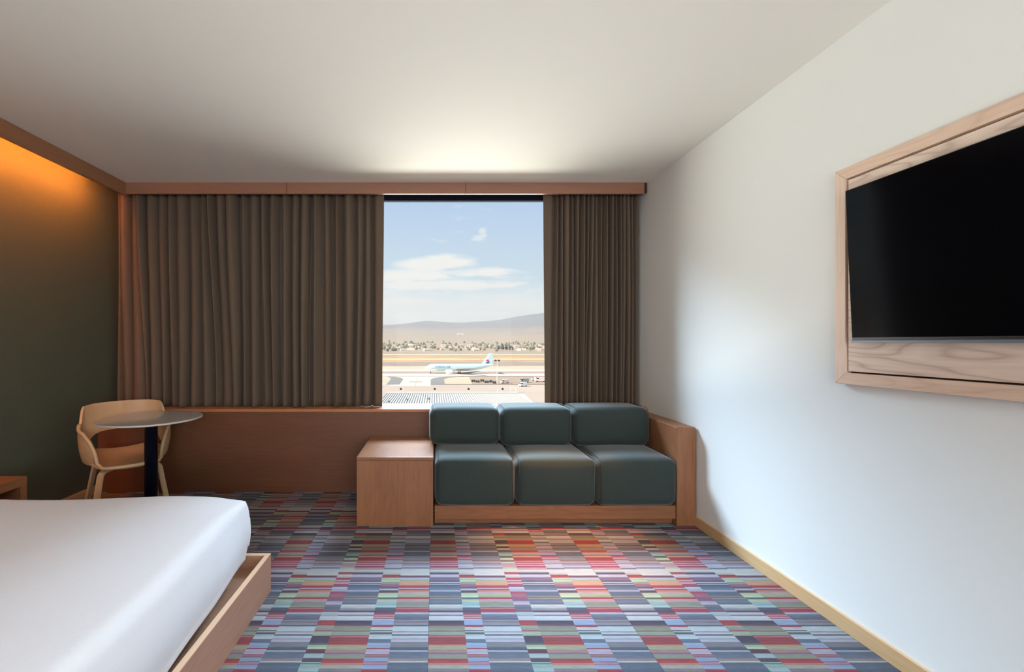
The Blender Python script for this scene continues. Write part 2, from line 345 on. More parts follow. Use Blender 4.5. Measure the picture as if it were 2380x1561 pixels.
ST = {id(l): stripes(l) for l in (RC, N1, BC, N2)}
def tile_mesh(x0, x1, y0, y1):
    vs, fs, cs = [], [], []
    def quad(pts, c): n = len(vs); vs.extend(pts); fs.append((n, n+1, n+2, n+3)); cs.append(c)
    g = .0006
    for a, b, l in COLS:
        a = max(a, x0+g); b = min(b, x1-g)
        if b <= a: continue
        for p, q, c in ST[id(l)]:
            p = max(p, y0+g); q = min(q, y1-g)
            if q <= p: continue
            quad([(a, p, 0), (b, p, 0), (b, q, 0), (a, q, 0)], c)
    k = (.05, .05, .06); X0, X1, Y0_, Y1_ = x0+g, x1-g, y0+g, y1-g
    for p, q in (((X0, Y0_), (X1, Y0_)), ((X1, Y0_), (X1, Y1_)), ((X1, Y1_), (X0, Y1_)), ((X0, Y1_), (X0, Y0_))):
        quad([(*p, -.008), (*q, -.008), (*q, 0), (*p, 0)], k)
    me = bpy.data.meshes.new('carpet_tile'); me.from_pydata(vs, [], fs)
    at = me.attributes.new('yarn', 'FLOAT_COLOR', 'FACE')
    for i, c in enumerate(cs): at.data[i].color = (*c, 1)
    me.materials.append(M['carpet']); return me
full = tile_mesh(0, P, 0, P)
for i in range(-4, 3):
    for j in range(-5, 3):
        ox, oy = -.027 + i*P, Y0 + j*P
        x0, x1 = max(0, XL-ox), min(P, XR-ox); y0, y1 = max(0, YF-oy), min(P, 3.80-oy)
        if x1-x0 < .005 or y1-y0 < .005: continue
        me = full if (x0, x1, y0, y1) == (0, P, 0, P) else tile_mesh(x0, x1, y0, y1)
        o = bpy.data.objects.new('carpet_tile', me); C.objects.link(o); o.parent = floor; o.location = (ox, oy, 0)

# ------------------------------------------------------------------ curtains
def curtain(name, label, top, bot, amp, y_mid, z0, z1, seed, first_flat=False, last_flat=False):
    """top/bot: x of every fold line at the heading and at the hem"""
    rr = random.Random(seed); n = len(top)-1; sub = 14; nz = 36
    amps = [amp*rr.uniform(.65, 1.15) for _ in range(n)]; ph = [rr.uniform(0, 6.28) for _ in range(n+1)]; sk = [rr.uniform(-.5, .5) for _ in range(n)]
    if first_flat: amps[0] = .006
    if last_flat: amps[-1] = .006
    vs, fs = [], []
    for k in range(nz+1):
        zf = k/nz; z = z0 + (z1-z0)*zf
        xs = [bot[i]*(1-smooth(zf)) + top[i]*smooth(zf) + .0055*math.sin(ph[i] + 3.6*zf)*(0 < i < n) for i in range(n+1)]
        for i in range(n):
            for s in range(sub + (i == n-1)):
                f = s/sub; wdt = xs[i+1]-xs[i]
                a = amps[i]*(1 - .25*math.sin(ph[i]*2 + 2.5*zf))
                prof = .5 - .5*math.cos(2*PI*f); prof = prof**.5
                x = xs[i] + wdt*f - sk[i]*.22*wdt*math.sin(2*PI*f)*(0 if amps[i] < .01 else 1)
                y = y_mid + amp - 2*a*prof
                if amps[i] < .01: y = y_mid - amp*.4 + (amp*1.4)*(smooth(1-f*2.2) if i else smooth(f*3.2-2.2)) if (i or first_flat) else y
                vs.append((x, y, z))
    m = n*sub + 1
    for k in range(nz):
        for i in range(m-1):
            a = k*m+i; fs.append((a, a+1, a+m+1, a+m))
    me = bpy.data.meshes.new(name); me.from_pydata(vs, [], fs)
    o = link(name, me, M['curtain'], None, True)
    so = o.modifiers.new('thickness', 'SOLIDIFY'); so.thickness = .0025; so.offset = 1
    return tag(o, label, 'curtain')
S = 3.94/F
def X(px, Y): return (px-1010)*Y/F
tl = [270, 283, 304, 322, 335, 363, 382, 407, 434, 459, 483, 504, 529, 553, 577, 601, 624, 650, 677, 698, 720, 749, 768, 797, 823, 846, 862, 893]
bl = [270, 290, 312, 346, 352, 379, 393, 420, 440, 468, 498, 515, 540, 560, 585, 607, 630, 652, 678, 700, 716, 750, 772, 800, 822, 843, 862, 889]
curtain('curtain', 'wide taupe pleated curtain hanging left of the window down to the ledge', [X(p, 3.94) for p in tl], [X(p, 3.94) for p in bl], .055, 3.945, .722, 2.66, 3, last_flat=True)
rr = random.Random(5)
tr_ = [1262, 1288]; x = 1288
while x < 1478: x += rr.uniform(7.5, 13.5); tr_.append(x)
tr_[-1] = 1486
br_ = [1265] + [1286 + (p-1288)*.995 + rr.uniform(-3, 3) for p in tr_[1:]]
for i in range(1, len(br_)): br_[i] = max(br_[i], br_[i-1]+4.5)
br_[-1] = 1487
curtain('curtain', 'narrow tightly gathered taupe curtain hanging right of the window', [X(p, 3.94) for p in tr_], [X(p, 3.94) for p in br_], .040, 3.945, .722, 2.66, 9, first_flat=True)

# ------------------------------------------------------------------ sofa with cushions
def cushion_mesh(name, lo, hi, r, puff=(0, 0, 0), n=18):
    """rounded, slightly puffed block; puff = extra bulge along x, y, z"""
    bm = bmesh.new(); bmesh.ops.create_cube(bm, size=2); bmesh.ops.subdivide_edges(bm, edges=bm.edges[:], cuts=n, use_grid_fill=True)
    h = [(b-a)/2 for a, b in zip(lo, hi)]; c = [(b+a)/2 for a, b in zip(lo, hi)]
    for v in bm.verts:
        p = [v.co[i] for i in range(3)]
        p = [math.copysign(1-(1-abs(q))**1.35, q) for q in p]      # denser near the edges
        s = [p[i]*h[i] for i in range(3)]; inn = [max(-(h[i]-r), min(h[i]-r, s[i])) for i in range(3)]
        d = Vector([s[i]-inn[i] for i in range(3)])
        if d.length > 1e-9: d.normalize()
        q = [inn[i] + d[i]*r for i in range(3)]
        for i in range(3):
            j, k = [a for a in range(3) if a != i]
            q[i] += puff[i]*(q[i]/h[i])*(1-min(1, abs(q[j]/h[j]))**2.2)*(1-min(1, abs(q[k]/h[k]))**2.2)
        v.co = [q[i]+c[i] for i in range(3)]
    return bm
def side_loop(x, y0, y1, z0, z1, r, n=6):
    pts = []
    for cx, cz, a0 in ((y1-r, z1-r, 0), (y0+r, z1-r, 90), (y0+r, z0+r, 180), (y1-r, z0+r, 270)):
        for k in range(n+1):
            a = R(a0 + 90*k/n); pts.append((x, cx + r*math.cos(a), cz + r*math.sin(a)))
    return pts
sofa = thing('sofa', 'three-seat dark green sofa on an oak base under the window', 'sofa', (.85, 3.4, 0))
OFF = Vector((.85, 3.4, 0))
def at_sofa(o): o.location = -OFF; return o
for i in range(3):
    x0, x1 = i*.570+.002, (i+1)*.570-.002
    o = at_sofa(obj('seat_cushion', cushion_mesh('s', (x0, 3.055, .145), (x1, 3.62, .480), .058, (.004, .012, .016)), M['sofa'], sofa, True))
    for xx in (x0+.022, x1-.022):
        bm = bmesh.new(); add_tube(bm, side_loop(xx, 3.048, 3.62, .148, .482, .06), .0022, 6, True); obj('piping', bm, M['piping'], o, True)
for i in range(3):
    x0, x1 = [(-.040, .518), (.522, 1.086), (1.090, 1.700)][i]
    o = at_sofa(obj('back_cushion', cushion_mesh('b', (x0, 3.425, .491 if i == 0 else .478), (x1, 3.775, .782), .062, (.004, .016, .010)), M['sofa'], sofa, True))
    for xx in (x0+.024, x1-.024):
        bm = bmesh.new(); add_tube(bm, side_loop(xx, 3.418, 3.775, .490 if i == 0 else .478, .784, .064), .0022, 6, True); obj('piping', bm, M['piping'], o, True)
at_sofa(box('apron', (0, 3.095, .048), (1.709, 3.118, .142), M['oak_x'], sofa, .002))
at_sofa(box('plinth', (0, 3.145, .0), (1.709, 3.165, .05), M['oak_x'], sofa, .001))
at_sofa(box('seat_deck', (0, 3.118, .10), (1.709, 3.785, .143), M['oak_x'], sofa))
at_sofa(box('arm', (1.711, 3.083, .0), (1.846, 3.785, .700), M['oak_z'], sofa, .007, 3))
# side table block
st = thing('side_table', 'square oak block table at the left end of the green sofa', 'table', (-.28, 3.43, 0))
def at_st(o): o.location = (.28, -3.43, 0); return o
at_st(box('table_top', (-.553, 3.083, .462), (-.006, 3.785, .489), M['oak_y'], st, .006, 3))
at_st(box('front_panel', (-.550, 3.086, .0), (-.009, 3.106, .463), M['oak_z'], st, .0015))
at_st(box('side_panel', (-.550, 3.106, .0), (-.530, 3.785, .463), M['oak_z'], st, .001))
at_st(box('side_panel', (-.029, 3.106, .0), (-.009, 3.785, .463), M['oak_z'], st, .001))

# ------------------------------------------------------------------ bed
bed = thing('bed', 'low oak platform bed frame with raised rim in the left foreground', 'bed', (-1.85, 1.4, 0))
def at_bed(o): o.location = (1.85, -1.4, 0); return o
BX0, BX1, BY0, BY1, BT = XL+.03, -.855, .18, 2.283, .198
at_bed(box('foot_rail', (BX1-.024, BY0, 0), (BX1, BY1, BT-.003), M['bed_y'], bed, .0012))
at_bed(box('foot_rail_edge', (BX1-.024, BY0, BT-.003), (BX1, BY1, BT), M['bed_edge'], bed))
at_bed(box('side_rail', (BX0, BY1-.024, 0), (BX1-.024, BY1, BT-.003), M['bed_x'], bed, .0012))
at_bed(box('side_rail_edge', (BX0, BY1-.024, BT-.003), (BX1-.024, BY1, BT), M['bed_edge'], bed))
at_bed(box('side_rail', (BX0, BY0, 0), (BX1-.024, BY0+.024, BT), M['bed_x'], bed, .0012))
at_bed(box('base_board', (BX0, BY0+.024, .10), (BX1-.024, BY1-.024, .125), M['bed_x'], bed))
mt = at_bed(obj('mattress', cushion_mesh('m', (BX0, .26, .126), (-1.02, 2.09, .44), .05), M['linen'], bed, True))
# duvet / tucked white cover: a rounded slab shaped by hand
def duvet():
    bm = bmesh.new(); nu, nv = 90, 130
    x0, y0, y1 = XL+.04, .20, 2.165
    ringn = 10
    vs = {}
    def edge_x(y): return interp(y, [0, 1.2, 1.45, 1.8, 2.05, 2.2], [-.862, -.864, -.868, -.893, -.920, -.926])
    def zb(y): return interp(y, [0, 1.3, 1.7, 2.0, 2.2], [.205, .205, .208, .212, .215])
    # s runs over the top from the head to the foot and on down the foot side
    prof = [(0, 0)]
    NS = 110
    for i in range(NS+1):
        for j in range(nv+1):
            fy = j/nv; y = y0 + (y1-y0)*fy; ex = edge_x(y); L = ex-x0
            zt = .514 + .010*math.exp(-((y-2.05)/.35)**2)
            r = .055 - .038*smooth((y-1.85)/.28)                       # crisper corner at the far end
            s = i/NS
            top_len = L - r; arc = r*PI/2; drop = zt - r - zb(y)
            under = .05
            tot = top_len + arc + drop + under; d = s*tot
            if d < top_len: x, z = x0 + d, zt
            elif d < top_len+arc: a = (d-top_len)/r; x, z = ex - r + r*math.sin(a), zt - r + r*math.cos(a)
            elif d < top_len+arc+drop:
                q = (d-top_len-arc)/drop; x, z = ex + .016*math.sin(PI*min(1, q*1.15)) - .012*q*q, zt - r - q*drop
            else: q = (d-top_len-arc-drop)/under; x, z = ex - .012 - .05*q, zb(y) - .012*math.sin(q*PI/2)
            # the long sides: round over and drop to the base
            e = min(fy, 1-fy)*(y1-y0); sgn = 1 if fy > .5 else -1
            er_ = .02
            if e < er_ and z > .3: z -= er_ - math.sqrt(max(0, er_**2-(er_-e)**2))
            z -= .012*smooth((x+1.12)/.18)*smooth((y-1.85)/.25)*(1 if z > .42 else 0)
            z += .020*math.exp(-((x+1.25)/.42)**2)*(1 if z > .4 else 0)
            wv = mn.noise(Vector((x*1.6, y*1.9, 0))); wv2 = mn.noise(Vector((x*5+9, y*5, z*4)))
            z += (.006*wv + .0015*wv2)*(1 if z > .45 else .2)
            if z < .45: x += .004*mn.noise(Vector((y*3.5, z*5, 2)))
            if x < -2.05: z += .006*smooth((-2.05-x)/.1)*math.sin(y*30+x*12)*.5
            vs[i, j] = bm.verts.new((x, y, z))
    for i in range(NS):
        for j in range(nv): bm.faces.new((vs[i, j], vs[i+1, j], vs[i+1, j+1], vs[i, j+1]))
    # side skirts under the two long edges
    for j, sgn in ((nv, 1), (0, -1)):
        prev = [vs[i, j] for i in range(NS+1)]
        for k in range(1, 6):
            cur = []
            for i in range(NS+1):
                b0 = vs[i, j].co; lo_ = .208; zz = b0.z + (min(b0.z, lo_) - b0.z)*k/5
                exx = edge_x(b0.y) - .034; drop_ = b0.z < .50 and b0.x > exx
                if drop_: zz = b0.z
                xx = b0.x + (min(b0.x, exx) - b0.x)*k/5
                cur.append(bm.verts.new((xx, b0.y + sgn*.006*math.sin(k/5*PI), zz)))
            for i in range(NS): bm.faces.new((prev[i], prev[i+1], cur[i+1], cur[i]))
            prev = cur
    bmesh.ops.remove_doubles(bm, verts=bm.verts, dist=1e-5)
    return bm
dv = obj('duvet', duvet(), M['linen'], None, True); tag(dv, 'smooth white duvet tucked over the bed, hanging over its foot', 'duvet')

# ------------------------------------------------------------------ nightstand
nsd = thing('nightstand', 'open oak box nightstand beyond the bed at the left edge', 'nightstand', (-2.69, 2.47, 0))
def at_ns(o): o.location = (2.69, -2.47, 0); return o
at_ns(box('top', (-2.915, 2.30, .437), (-2.47, 2.647, .490), M['oak_y'], nsd, .0015))
for y in (2.30, 2.606): at_ns(box('side_panel', (-2.915, y, 0), (-2.47, y+.041, .437), M['oak_z'], nsd, .001))
at_ns(box('bottom_shelf', (-2.915, 2.341, .06), (-2.475, 2.606, .09), M['oak_y'], nsd, .001))
at_ns(box('back_panel', (-2.915, 2.341, .09), (-2.90, 2.606, .437), M['oak_z'], nsd))

# ------------------------------------------------------------------ round table
tb = thing('round_table', 'round grey pedestal table in front of the beech chair', 'table', (-2.11, 3.25, 0))
bm = bmesh.new(); add_lathe(bm, [(0, .740), (.339, .740), (.341, .739)], 96, mi=0); add_lathe(bm, [(.341, .739), (.342, .736), (.341, .728), (.330, .724), (0, .724)], 96, mi=1)
bmesh.ops.remove_doubles(bm, verts=bm.verts, dist=1e-6)
obj('table_top', bm, [M['table'], M['table_edge']], tb)
bm = bmesh.new(); add_lathe(bm, [(0, .02), (.043, .02), (.043, .716), (.09, .716), (.09, .724), (0, .724)], 40); obj('pole', bm, M['navy'], tb, False).data.shade_smooth()
bm = bmesh.new(); add_lathe(bm, [(0, 0), (.225, 0), (.225, .008), (.06, .020), (0, .020)], 48); obj('base_plate', bm, M['navy'], tb)

# ------------------------------------------------------------------ chair
ch = thing('armchair', 'moulded beech tub armchair standing behind the round grey table', 'chair', (-2.365, 3.36, 0), R(43))
# local frame: the sitter looks along -y; rotated so that the front looks towards the table
def shell():
    bm = bmesh.new(); N = 96
    A = R(128)
    top, bot = [], []
    rows = 7; grid = []
    for i in range(N+1):
        th = -A + 2*A*i/N; a = abs(th)/A
        zt = interp(a, [0, .30, .42, .46, .54, .66, .80, .90, .96, 1], [.828, .824, .812, .780, .690, .660, .635, .580, .515, .425])
        zb = interp(a, [0, .26, .36, .44, .52, .62, .75, 1], [.612, .606, .590, .555, .500, .455, .425, .398])
        rt = interp(a, [0, .42, .52, .7, 1], [.285, .318, .298, .285, .245]); rb = interp(a, [0, .4, .7, 1], [.255, .270, .265, .222])
        col = []
        for k in range(rows+1):
            f = k/rows; r = rb*(1-f) + rt*f + .010*math.sin(f*PI)
            r *= 1 - .05*math.cos(th)**2*(math.cos(th) > 0)
            col.append(bm.verts.new((r*math.sin(th), r*.92*math.cos(th), zb*(1-f)+zt*f)))
        grid.append(col)
    for i in range(N):
        for k in range(rows): bm.faces.new((grid[i][k], grid[i+1][k], grid[i+1][k+1], grid[i][k+1]))
    return bm
def seat():
    bm = bmesh.new(); nr, na = 9, 56; rows = []
    for k in range(nr+1):
        f = k/nr; row = []
        for i in range(na):
            th = 2*PI*i/na; fr = -math.cos(th)                      # 1 at the front
            r = .238 + .012*max(0, fr)
            sq = 1/max(abs(math.sin(th)), abs(math.cos(th))); r = r*(.80 + .20*min(sq, 1.25))
            sd = abs(math.sin(th))
            z = .405 + .045*f**3*smooth(-fr*1.2) + .055*smooth((f-.5)/.5)*sd**2*smooth((1-fr)*.9) - .012*(1-f**2) - .012*f**4*max(0, fr)
            row.append(bm.verts.new((f*r*math.sin(th), f*r*math.cos(th), z)) if k else None)
        rows.append(row)
    c = bm.verts.new((0, 0, .393))
    for i in range(na): bm.faces.new((c, rows[1][i], rows[1][(i+1) % na]))
    for k in range(1, nr):
        for i in range(na): bm.faces.new((rows[k][i], rows[k+1][i], rows[k+1][(i+1) % na], rows[k][(i+1) % na]))
    return bm
for nm, bmf in (('back_shell', shell), ('seat', seat)):
    o = obj(nm, bmf(), [M['ply'], M['plyedge']], ch, True)
    so = o.modifiers.new('thickness', 'SOLIDIFY'); so.thickness = .014 if nm == 'seat' else .016; so.offset = 0; so.material_offset_rim = 1
    bv = o.modifiers.new('edge', 'BEVEL'); bv.width = .003; bv.segments = 2; bv.limit_method = 'ANGLE'
for sx, sy in ((-1, -1), (1, -1), (-1, 1), (1, 1)):
    x0, y0 = sx*.06, sy*.06; x1, y1 = sx*.185, sy*.185; x2, y2 = sx*.235, sy*.235
    path = [(x0, y0, .372)]
    for k in range(7):
        a = R(90*k/6); path.append((x1 - sx*.035 + sx*.035*math.sin(a), y1 - sy*.035 + sy*.035*math.sin(a), .372 - .045 + .045*math.cos(a)))
    path.append((x2, y2, 0.002))
    bm = bmesh.new(); add_tube(bm, path, 0, rect=(.042, .019, (sx, sy, .02))); bmesh.ops.bevel(bm, geom=[e for e in bm.edges if e.calc_length() > .008], offset=.003, segments=2, affect='EDGES')
    obj('leg', bm, M['plyedge'], ch)
rim = []
for i in range(25):
    a_ = 1 - i/24*.44; th = -R(128)*a_
    zt = interp(a_, [.46, .54, .66, .80, .90, .96, 1], [.775, .690, .657, .635, .580, .515, .425]); r = interp(a_, [.42, .52, .7, 1], [.320, .300, .287, .247])
    rim.append((r*math.sin(th), r*.92*math.cos(th), zt))
rim = rim[::-1]
front = [(x_*1.0, -.247*.92*math.sqrt(max(0, 1-(x_/.30)**2))-.028, .405) for x_ in (-.17, -.12, -.06, 0, .06, .12, .17)]
path = rim + front + [(-p_[0], p_[1], p_[2]) for p_ in rim[::-1]]
bm = bmesh.new(); add_tube(bm, path, .0135, 8); ro = obj('rim', bm, M['plyedge'], ch, True)
bm = bmesh.new(); add_lathe(bm, [(0, .355), (.10, .355), (.12, .362), (.12, .380), (.09, .386), (0, .386)], 32); obj('seat_mount', bm, M['ply'], ch)

# ------------------------------------------------------------------ television and its oak surround
fx = XR
sr = thing('television_surround', 'pale oak picture-frame panel on the white wall behind the television', 'wall panel', (XR, 1.3, 1.6))
def at_sr(o): o.location = (-XR, -1.3, -1.6); return o
fy0, fy1, fz0, fz1, fw, fd = .60, 1.985, 1.115, 2.072, .050, .036
def miter(name, pts, m, parent, x0, x1):
    bm = bmesh.new(); add_prism(bm, pts, 'x', x0, x1); bmesh.ops.bevel(bm, geom=bm.edges[:], offset=.0012, segments=1, affect='EDGES'); return obj(name, bm, m, parent)
a = .0003
at_sr(miter('rail', [(fy0+a, fz1), (fy1-a, fz1), (fy1-fw-a, fz1-fw), (fy0+fw+a, fz1-fw)], M['pale_y'], sr, fx-fd, fx))
at_sr(miter('rail', [(fy0+a, fz0), (fy1-a, fz0), (fy1-fw-a, fz0+fw), (fy0+fw+a, fz0+fw)], M['pale_y'], sr, fx-fd, fx))
at_sr(miter('stile', [(fy1, fz0+a), (fy1, fz1-a), (fy1-fw, fz1-fw-a), (fy1-fw, fz0+fw+a)], M['pale_z'], sr, fx-fd, fx))
at_sr(miter('stile', [(fy0, fz0+a), (fy0, fz1-a), (fy0+fw, fz1-fw-a), (fy0+fw, fz0+fw+a)], M['pale_z'], sr, fx-fd, fx))
at_sr(box('backing', (fx-.010, fy0+fw, fz0+fw), (fx, fy1-fw, fz1-fw), M['gap'], sr))
at_sr(box('inner_panel', (fx-.030, fy0+fw+.007, fz0+fw+.007), (fx-.010, fy1-fw-.007, fz1-fw-.007), M['pale_fig'], sr, .001))
tv = thing('television', 'flat black television tilted slightly down on the oak wall panel', 'television', (1.80, 1.3, 1.30))
# local: x towards the wall, leaning at the top into the room
TY0, TY1, TH = .715, 1.882, .652
def tvbox(name, lo, hi, m, bev=0):
    o = box(name, lo, hi, m, tv, bev); return o
tv.rotation_euler = (0, -R(2.6), 0)
tvbox('screen', (-.0032, TY0-1.3+.004, .020), (-.001, TY1-1.3-.004, TH-.004), M['screen'])
tvbox('bezel', (-.001, TY0-1.3, .0), (.022, TY1-1.3, TH), M['bezel'], .002)
tvbox('bottom_strip', (-.0045, TY0-1.3, -.002), (-.001, TY1-1.3, .009), M['silver'], .001)
tvbox('wall_mount', (.022, -.15, .10), (.0255, .15, .30), M['bezel'])

# ------------------------------------------------------------------ airfield outside
def G(px, py, z=GY): Y = F*(1.3-z)/(py-795); return ((px-1010)*Y/F, Y)       # foot of a sight line on level z
def ground_mat(name, color, var=.06, sc_=.02): return mat(name, color, .95, var=var, vscale=sc_, spec=.1)
AG = dict(soil=ground_mat('dry_grass', (.50, .335, .19), .12), brown=ground_mat('mown_verge', (.40, .31, .24)), grey=ground_mat('worn_asphalt', (.33, .28, .25)),
          white=ground_mat('pale_concrete', (.62, .58, .48), .03), line=ground_mat('dark_joint_strip', (.16, .13, .11)), yellow=ground_mat('straw_verge', (.66, .55, .36)),
          apron=ground_mat('apron_concrete', (.50, .41, .34), .05), pink=ground_mat('pink_gravel', (.50, .37, .31)), dk=ground_mat('fresh_asphalt', (.27, .26, .25), .04), sand=ground_mat('sand_island', (.58, .46, .34)))
gr = struct(bpy.data.objects.new('ground', None)); C.objects.link(gr)
box('dry_plain', (-2500, 30, GY-3), (2500, 1290, GY), AG['soil'], gr)
def strip(name, p0, p1, m, h, x0=-1400, x1=1400):
    ya, yb = G(1010, p1)[1], G(1010, p0)[1]
    box(name, (x0, ya, GY-.2), (x1, yb, GY+h), AG[m], gr)
for nm, p0, p1, m, h in (('far_verge', 816.9, 823, 'brown', .02), ('straw_strip', 823, 824.8, 'yellow', .03), ('perimeter_road', 824.8, 826, 'grey', .05),
                         ('verge', 833.0, 835.5, 'yellow', .02), ('runway', 842, 850, 'grey', .05), ('runway_edge', 841.2, 842, 'brown', .04), ('straw_strip', 850.5, 858.4, 'sand', .02), ('taxiway', 858.4, 861.8, 'white', .05),
                         ('gravel_strip', 861.8, 866.2, 'pink', .05), ('drain_line', 866.2, 867.1, 'line', .08), ('taxiway', 867.6, 873.6, 'white', .05), ('drain_line', 873.6, 874.6, 'line', .08),
                         ('verge', 874.6, 892.6, 'brown', .02), ('drain_line', 892.6, 894.0, 'line', .08), ('apron', 894, 1150, 'apron', .05)):
    strip(nm, p0, p1, m, h)
def poly(name, pts, m, h):
    bm = bmesh.new(); add_prism(bm, [G(*p) for p in pts], 'z', GY-.2, GY+h); return obj(name, bm, AG[m], gr)
poly('link_taxiway', [(820, 874.4), (1075, 874.4), (1040, 875.2), (1012, 877.5), (1001, 882), (1001, 897), (900, 897), (915, 894), (840, 894), (820, 885)], 'white', .10)
poly('shoulder', [(898, 874.9), (918, 875.6), (931, 877.6), (937, 880.5), (934, 886), (928, 893.8), (897, 893.8), (905, 886), (909, 880), (904, 877)], 'dk', .14)
poly('shoulder', [(1001, 893.8), (1001, 882), (1008, 878.4), (1020, 876.6), (1040, 875.2), (1075, 874.6), (1075, 876.0), (1045, 878), (1033, 882), (1034, 893.8)], 'dk', .14)
poly('sand_island', [(1034, 892.8), (1032, 882), (1042, 878.2), (1065, 876.4), (1090, 876.2), (1094, 884), (1098, 892.8)], 'sand', .16)
poly('sand_island', [(860, 877), (903, 877.3), (908, 880), (904, 886), (897, 891), (860, 891)], 'sand', .16)
poly('guide_line', [(969.4, 875), (970.6, 875), (964.5, 898), (962.8, 898)], 'yellow', .18)
poly('guide_line', [(951, 886.9), (981, 886.9), (981, 887.9), (951, 887.9)], 'grey', .20)

HOUSES = []
# hills: one terrain sheet with real distance
def terrain():
    bm = bmesh.new(); xs = [-7000 + 140*i for i in range(101)]; ys = [1285, 1400, 1550, 1750, 2000, 2300, 2700, 3200, 3800, 4500, 5200, 6000, 6800, 7500, 8000, 8600, 9500]
    rx = [-7000, -3500, -1800, -883, -500, -197, 300, 945, 1340, 1700, 1970, 2600, 4000, 7000]; rz = [420, 350, 250, 298, 330, 392, 358, 366, 440, 500, 532, 610, 450, 380]
    g = {}
    for i, x in enumerate(xs):
        top = interp(x, rx, rz)
        for j, y in enumerate(ys):
            base = interp(y, [1285, 1800, 2500, 3500, 4500, 5500], [GY-.5, -10, 10, 62, 130, 200])
            z = base if y < 5200 else base + (top-base)*smooth((y-5200)/2800)
            z += mn.noise(Vector((x*.0016, y*.0016, 1)))*interp(y, [1300, 2500, 5000, 7600, 8000], [0, 14, 45, 25, 0])
            z += mn.noise(Vector((x*.006, y*.004, 7)))*interp(y, [1300, 2500, 5000, 8000], [0, 4, 14, 6])
            if y > 8000: z = top - (y-8000)*.06
            g[i, j] = bm.verts.new((x, y, z))
    for i in range(len(xs)-1):
        for j in range(len(ys)-1): bm.faces.new((g[i, j], g[i+1, j], g[i+1, j+1], g[i, j+1]))
    return bm
def hill_mat():
    m = bpy.data.materials.new('dry_hillside'); m.use_nodes = True; t = m.node_tree; b = t.nodes['Principled BSDF']; b.inputs['Roughness'].default_value = 1; b.inputs['Specular IOR Level'].default_value = 0
    tc = nd(t, 'ShaderNodeTexCoord'); sp = nd(t, 'ShaderNodeSeparateXYZ'); lk(t, tc.outputs['Object'], sp.inputs[0])
    n = nd(t, 'ShaderNodeTexNoise', Scale=.0035, Detail=8.0, Roughness=.65); lk(t, tc.outputs['Object'], n.inputs['Vector'])
    h = math_n(t, 'ADD', math_n(t, 'DIVIDE', sp.outputs[2], 300.0), math_n(t, 'MULTIPLY', math_n(t, 'SUBTRACT', n.outputs['Fac'], .5), 1.0))
    c = ramp(t, h, [(.05, (.42, .33, .24)), (.4, (.36, .29, .23)), (.7, (.24, .21, .19)), (1, (.20, .20, .19))])
    lk(t, c, b.inputs['Base Color']); return m
hl = obj('hills', terrain(), hill_mat(), None, True); tag(hl, kind='structure')

def terr_z(y): return interp(y, [1285, 1800, 2500, 3500, 4500, 5500], [GY-.5, -10, 10, 62, 130, 200])
leaf = [ground_mat('tree_leaves', c, .3, .3) for c in ((.22, .22, .15), (.27, .25, .18), (.09, .09, .085))]  # first two tones lightened in place of distance haze; last is the dark clump
bark = ground_mat('tree_bark', (.2, .15, .1))
def tree_mesh(seed, w, h, m):
    rr = random.Random(seed); bm = bmesh.new()
    add_lathe(bm, [(.35, 0), (.22, h*.5), (0, h*.6)], 5, mi=1)
    for k in range(7):
        q = k/6; s = w*.5*rr.uniform(.45, .75)
        mtx = Matrix.Translation((rr.uniform(-.3, .3)*w, rr.uniform(-.3, .3)*w, h*(.32 + .55*q))) @ Matrix.Diagonal((s, s, s*rr.uniform(.8, 1.2), 1))
        r = bmesh.ops.create_icosphere(bm, subdivisions=1, radius=1, matrix=mtx)
        for v in r['verts']: v.co += Vector((rr.uniform(-.12, .12), rr.uniform(-.12, .12), rr.uniform(-.12, .12)))*s
    me = bpy.data.meshes.new('tree'); bm.to_mesh(me); bm.free(); me.materials.append(m); me.materials.append(bark); return me
tms = [tree_mesh(s, w_, h_, leaf[m]) for s, w_, h_, m in ((1, 11, 13, 0), (2, 15, 12, 1), (3, 9, 16, 0), (4, 13, 10, 1), (5, 8, 9, 1))]
def put(name, me, loc, rz=0, s=1, parent=None):
    o = bpy.data.objects.new(name, me); C.objects.link(o); o.location = loc; o.rotation_euler = (0, 0, rz); o.scale = (s, s, s); o.parent = parent; return o
rr = random.Random(21)
TAKEN = [(X(p, 1330), 1330, 9) for p in (1162, 1169, 1176, 1183, 1189)]
def free(x, y, r):
    if any((x-a)**2 + (y-b)**2 < (r+q)**2 for a, b, q in TAKEN): return False
    TAKEN.append((x, y, r)); return True
for k in range(46):
    Y = rr.uniform(1300, 1800); px = rr.uniform(915, 1150) if k < 34 else rr.uniform(1200, 1270); ang = rr.uniform(-.5, .5); s_ = rr.uniform(.8, 1.2)
    if free(X(px, Y), Y, 13): HOUSES.append((X(px, Y), Y, ang, s_))
for k in range(230):
    Y = rr.choice([rr.uniform(1300, 1500), rr.uniform(1450, 2100), rr.uniform(1300, 1900)]); px = rr.uniform(880, 1275)
    if not free(X(px, Y), Y, 6.5): continue
    o = put('tree', tms[rr.randrange(5)], (X(px, Y), Y, terr_z(Y)-.6), rr.uniform(0, 6.28), rr.uniform(.65, 1.0))
    tag(o, 'small haze-pale tree in the belt beyond the runway', 'tree', 'trees in the belt beyond the runway')
dark = tree_mesh(33, 11, 21, leaf[2])
for px, s, q in ((1158.5, .78, 'leftmost'), (1167.5, 1.08, 'tallest'), (1177, .88, 'middle'), (1185, .80, 'fourth'), (1191.5, .62, 'shortest rightmost')):
    o = put('dark_tree', dark, (X(px, 1330), 1330, terr_z(1330)-.5), px, s*1.05)
    tag(o, f'{q} tree of the dark clump right of the aircraft tail', 'tree', 'dark tree clump')
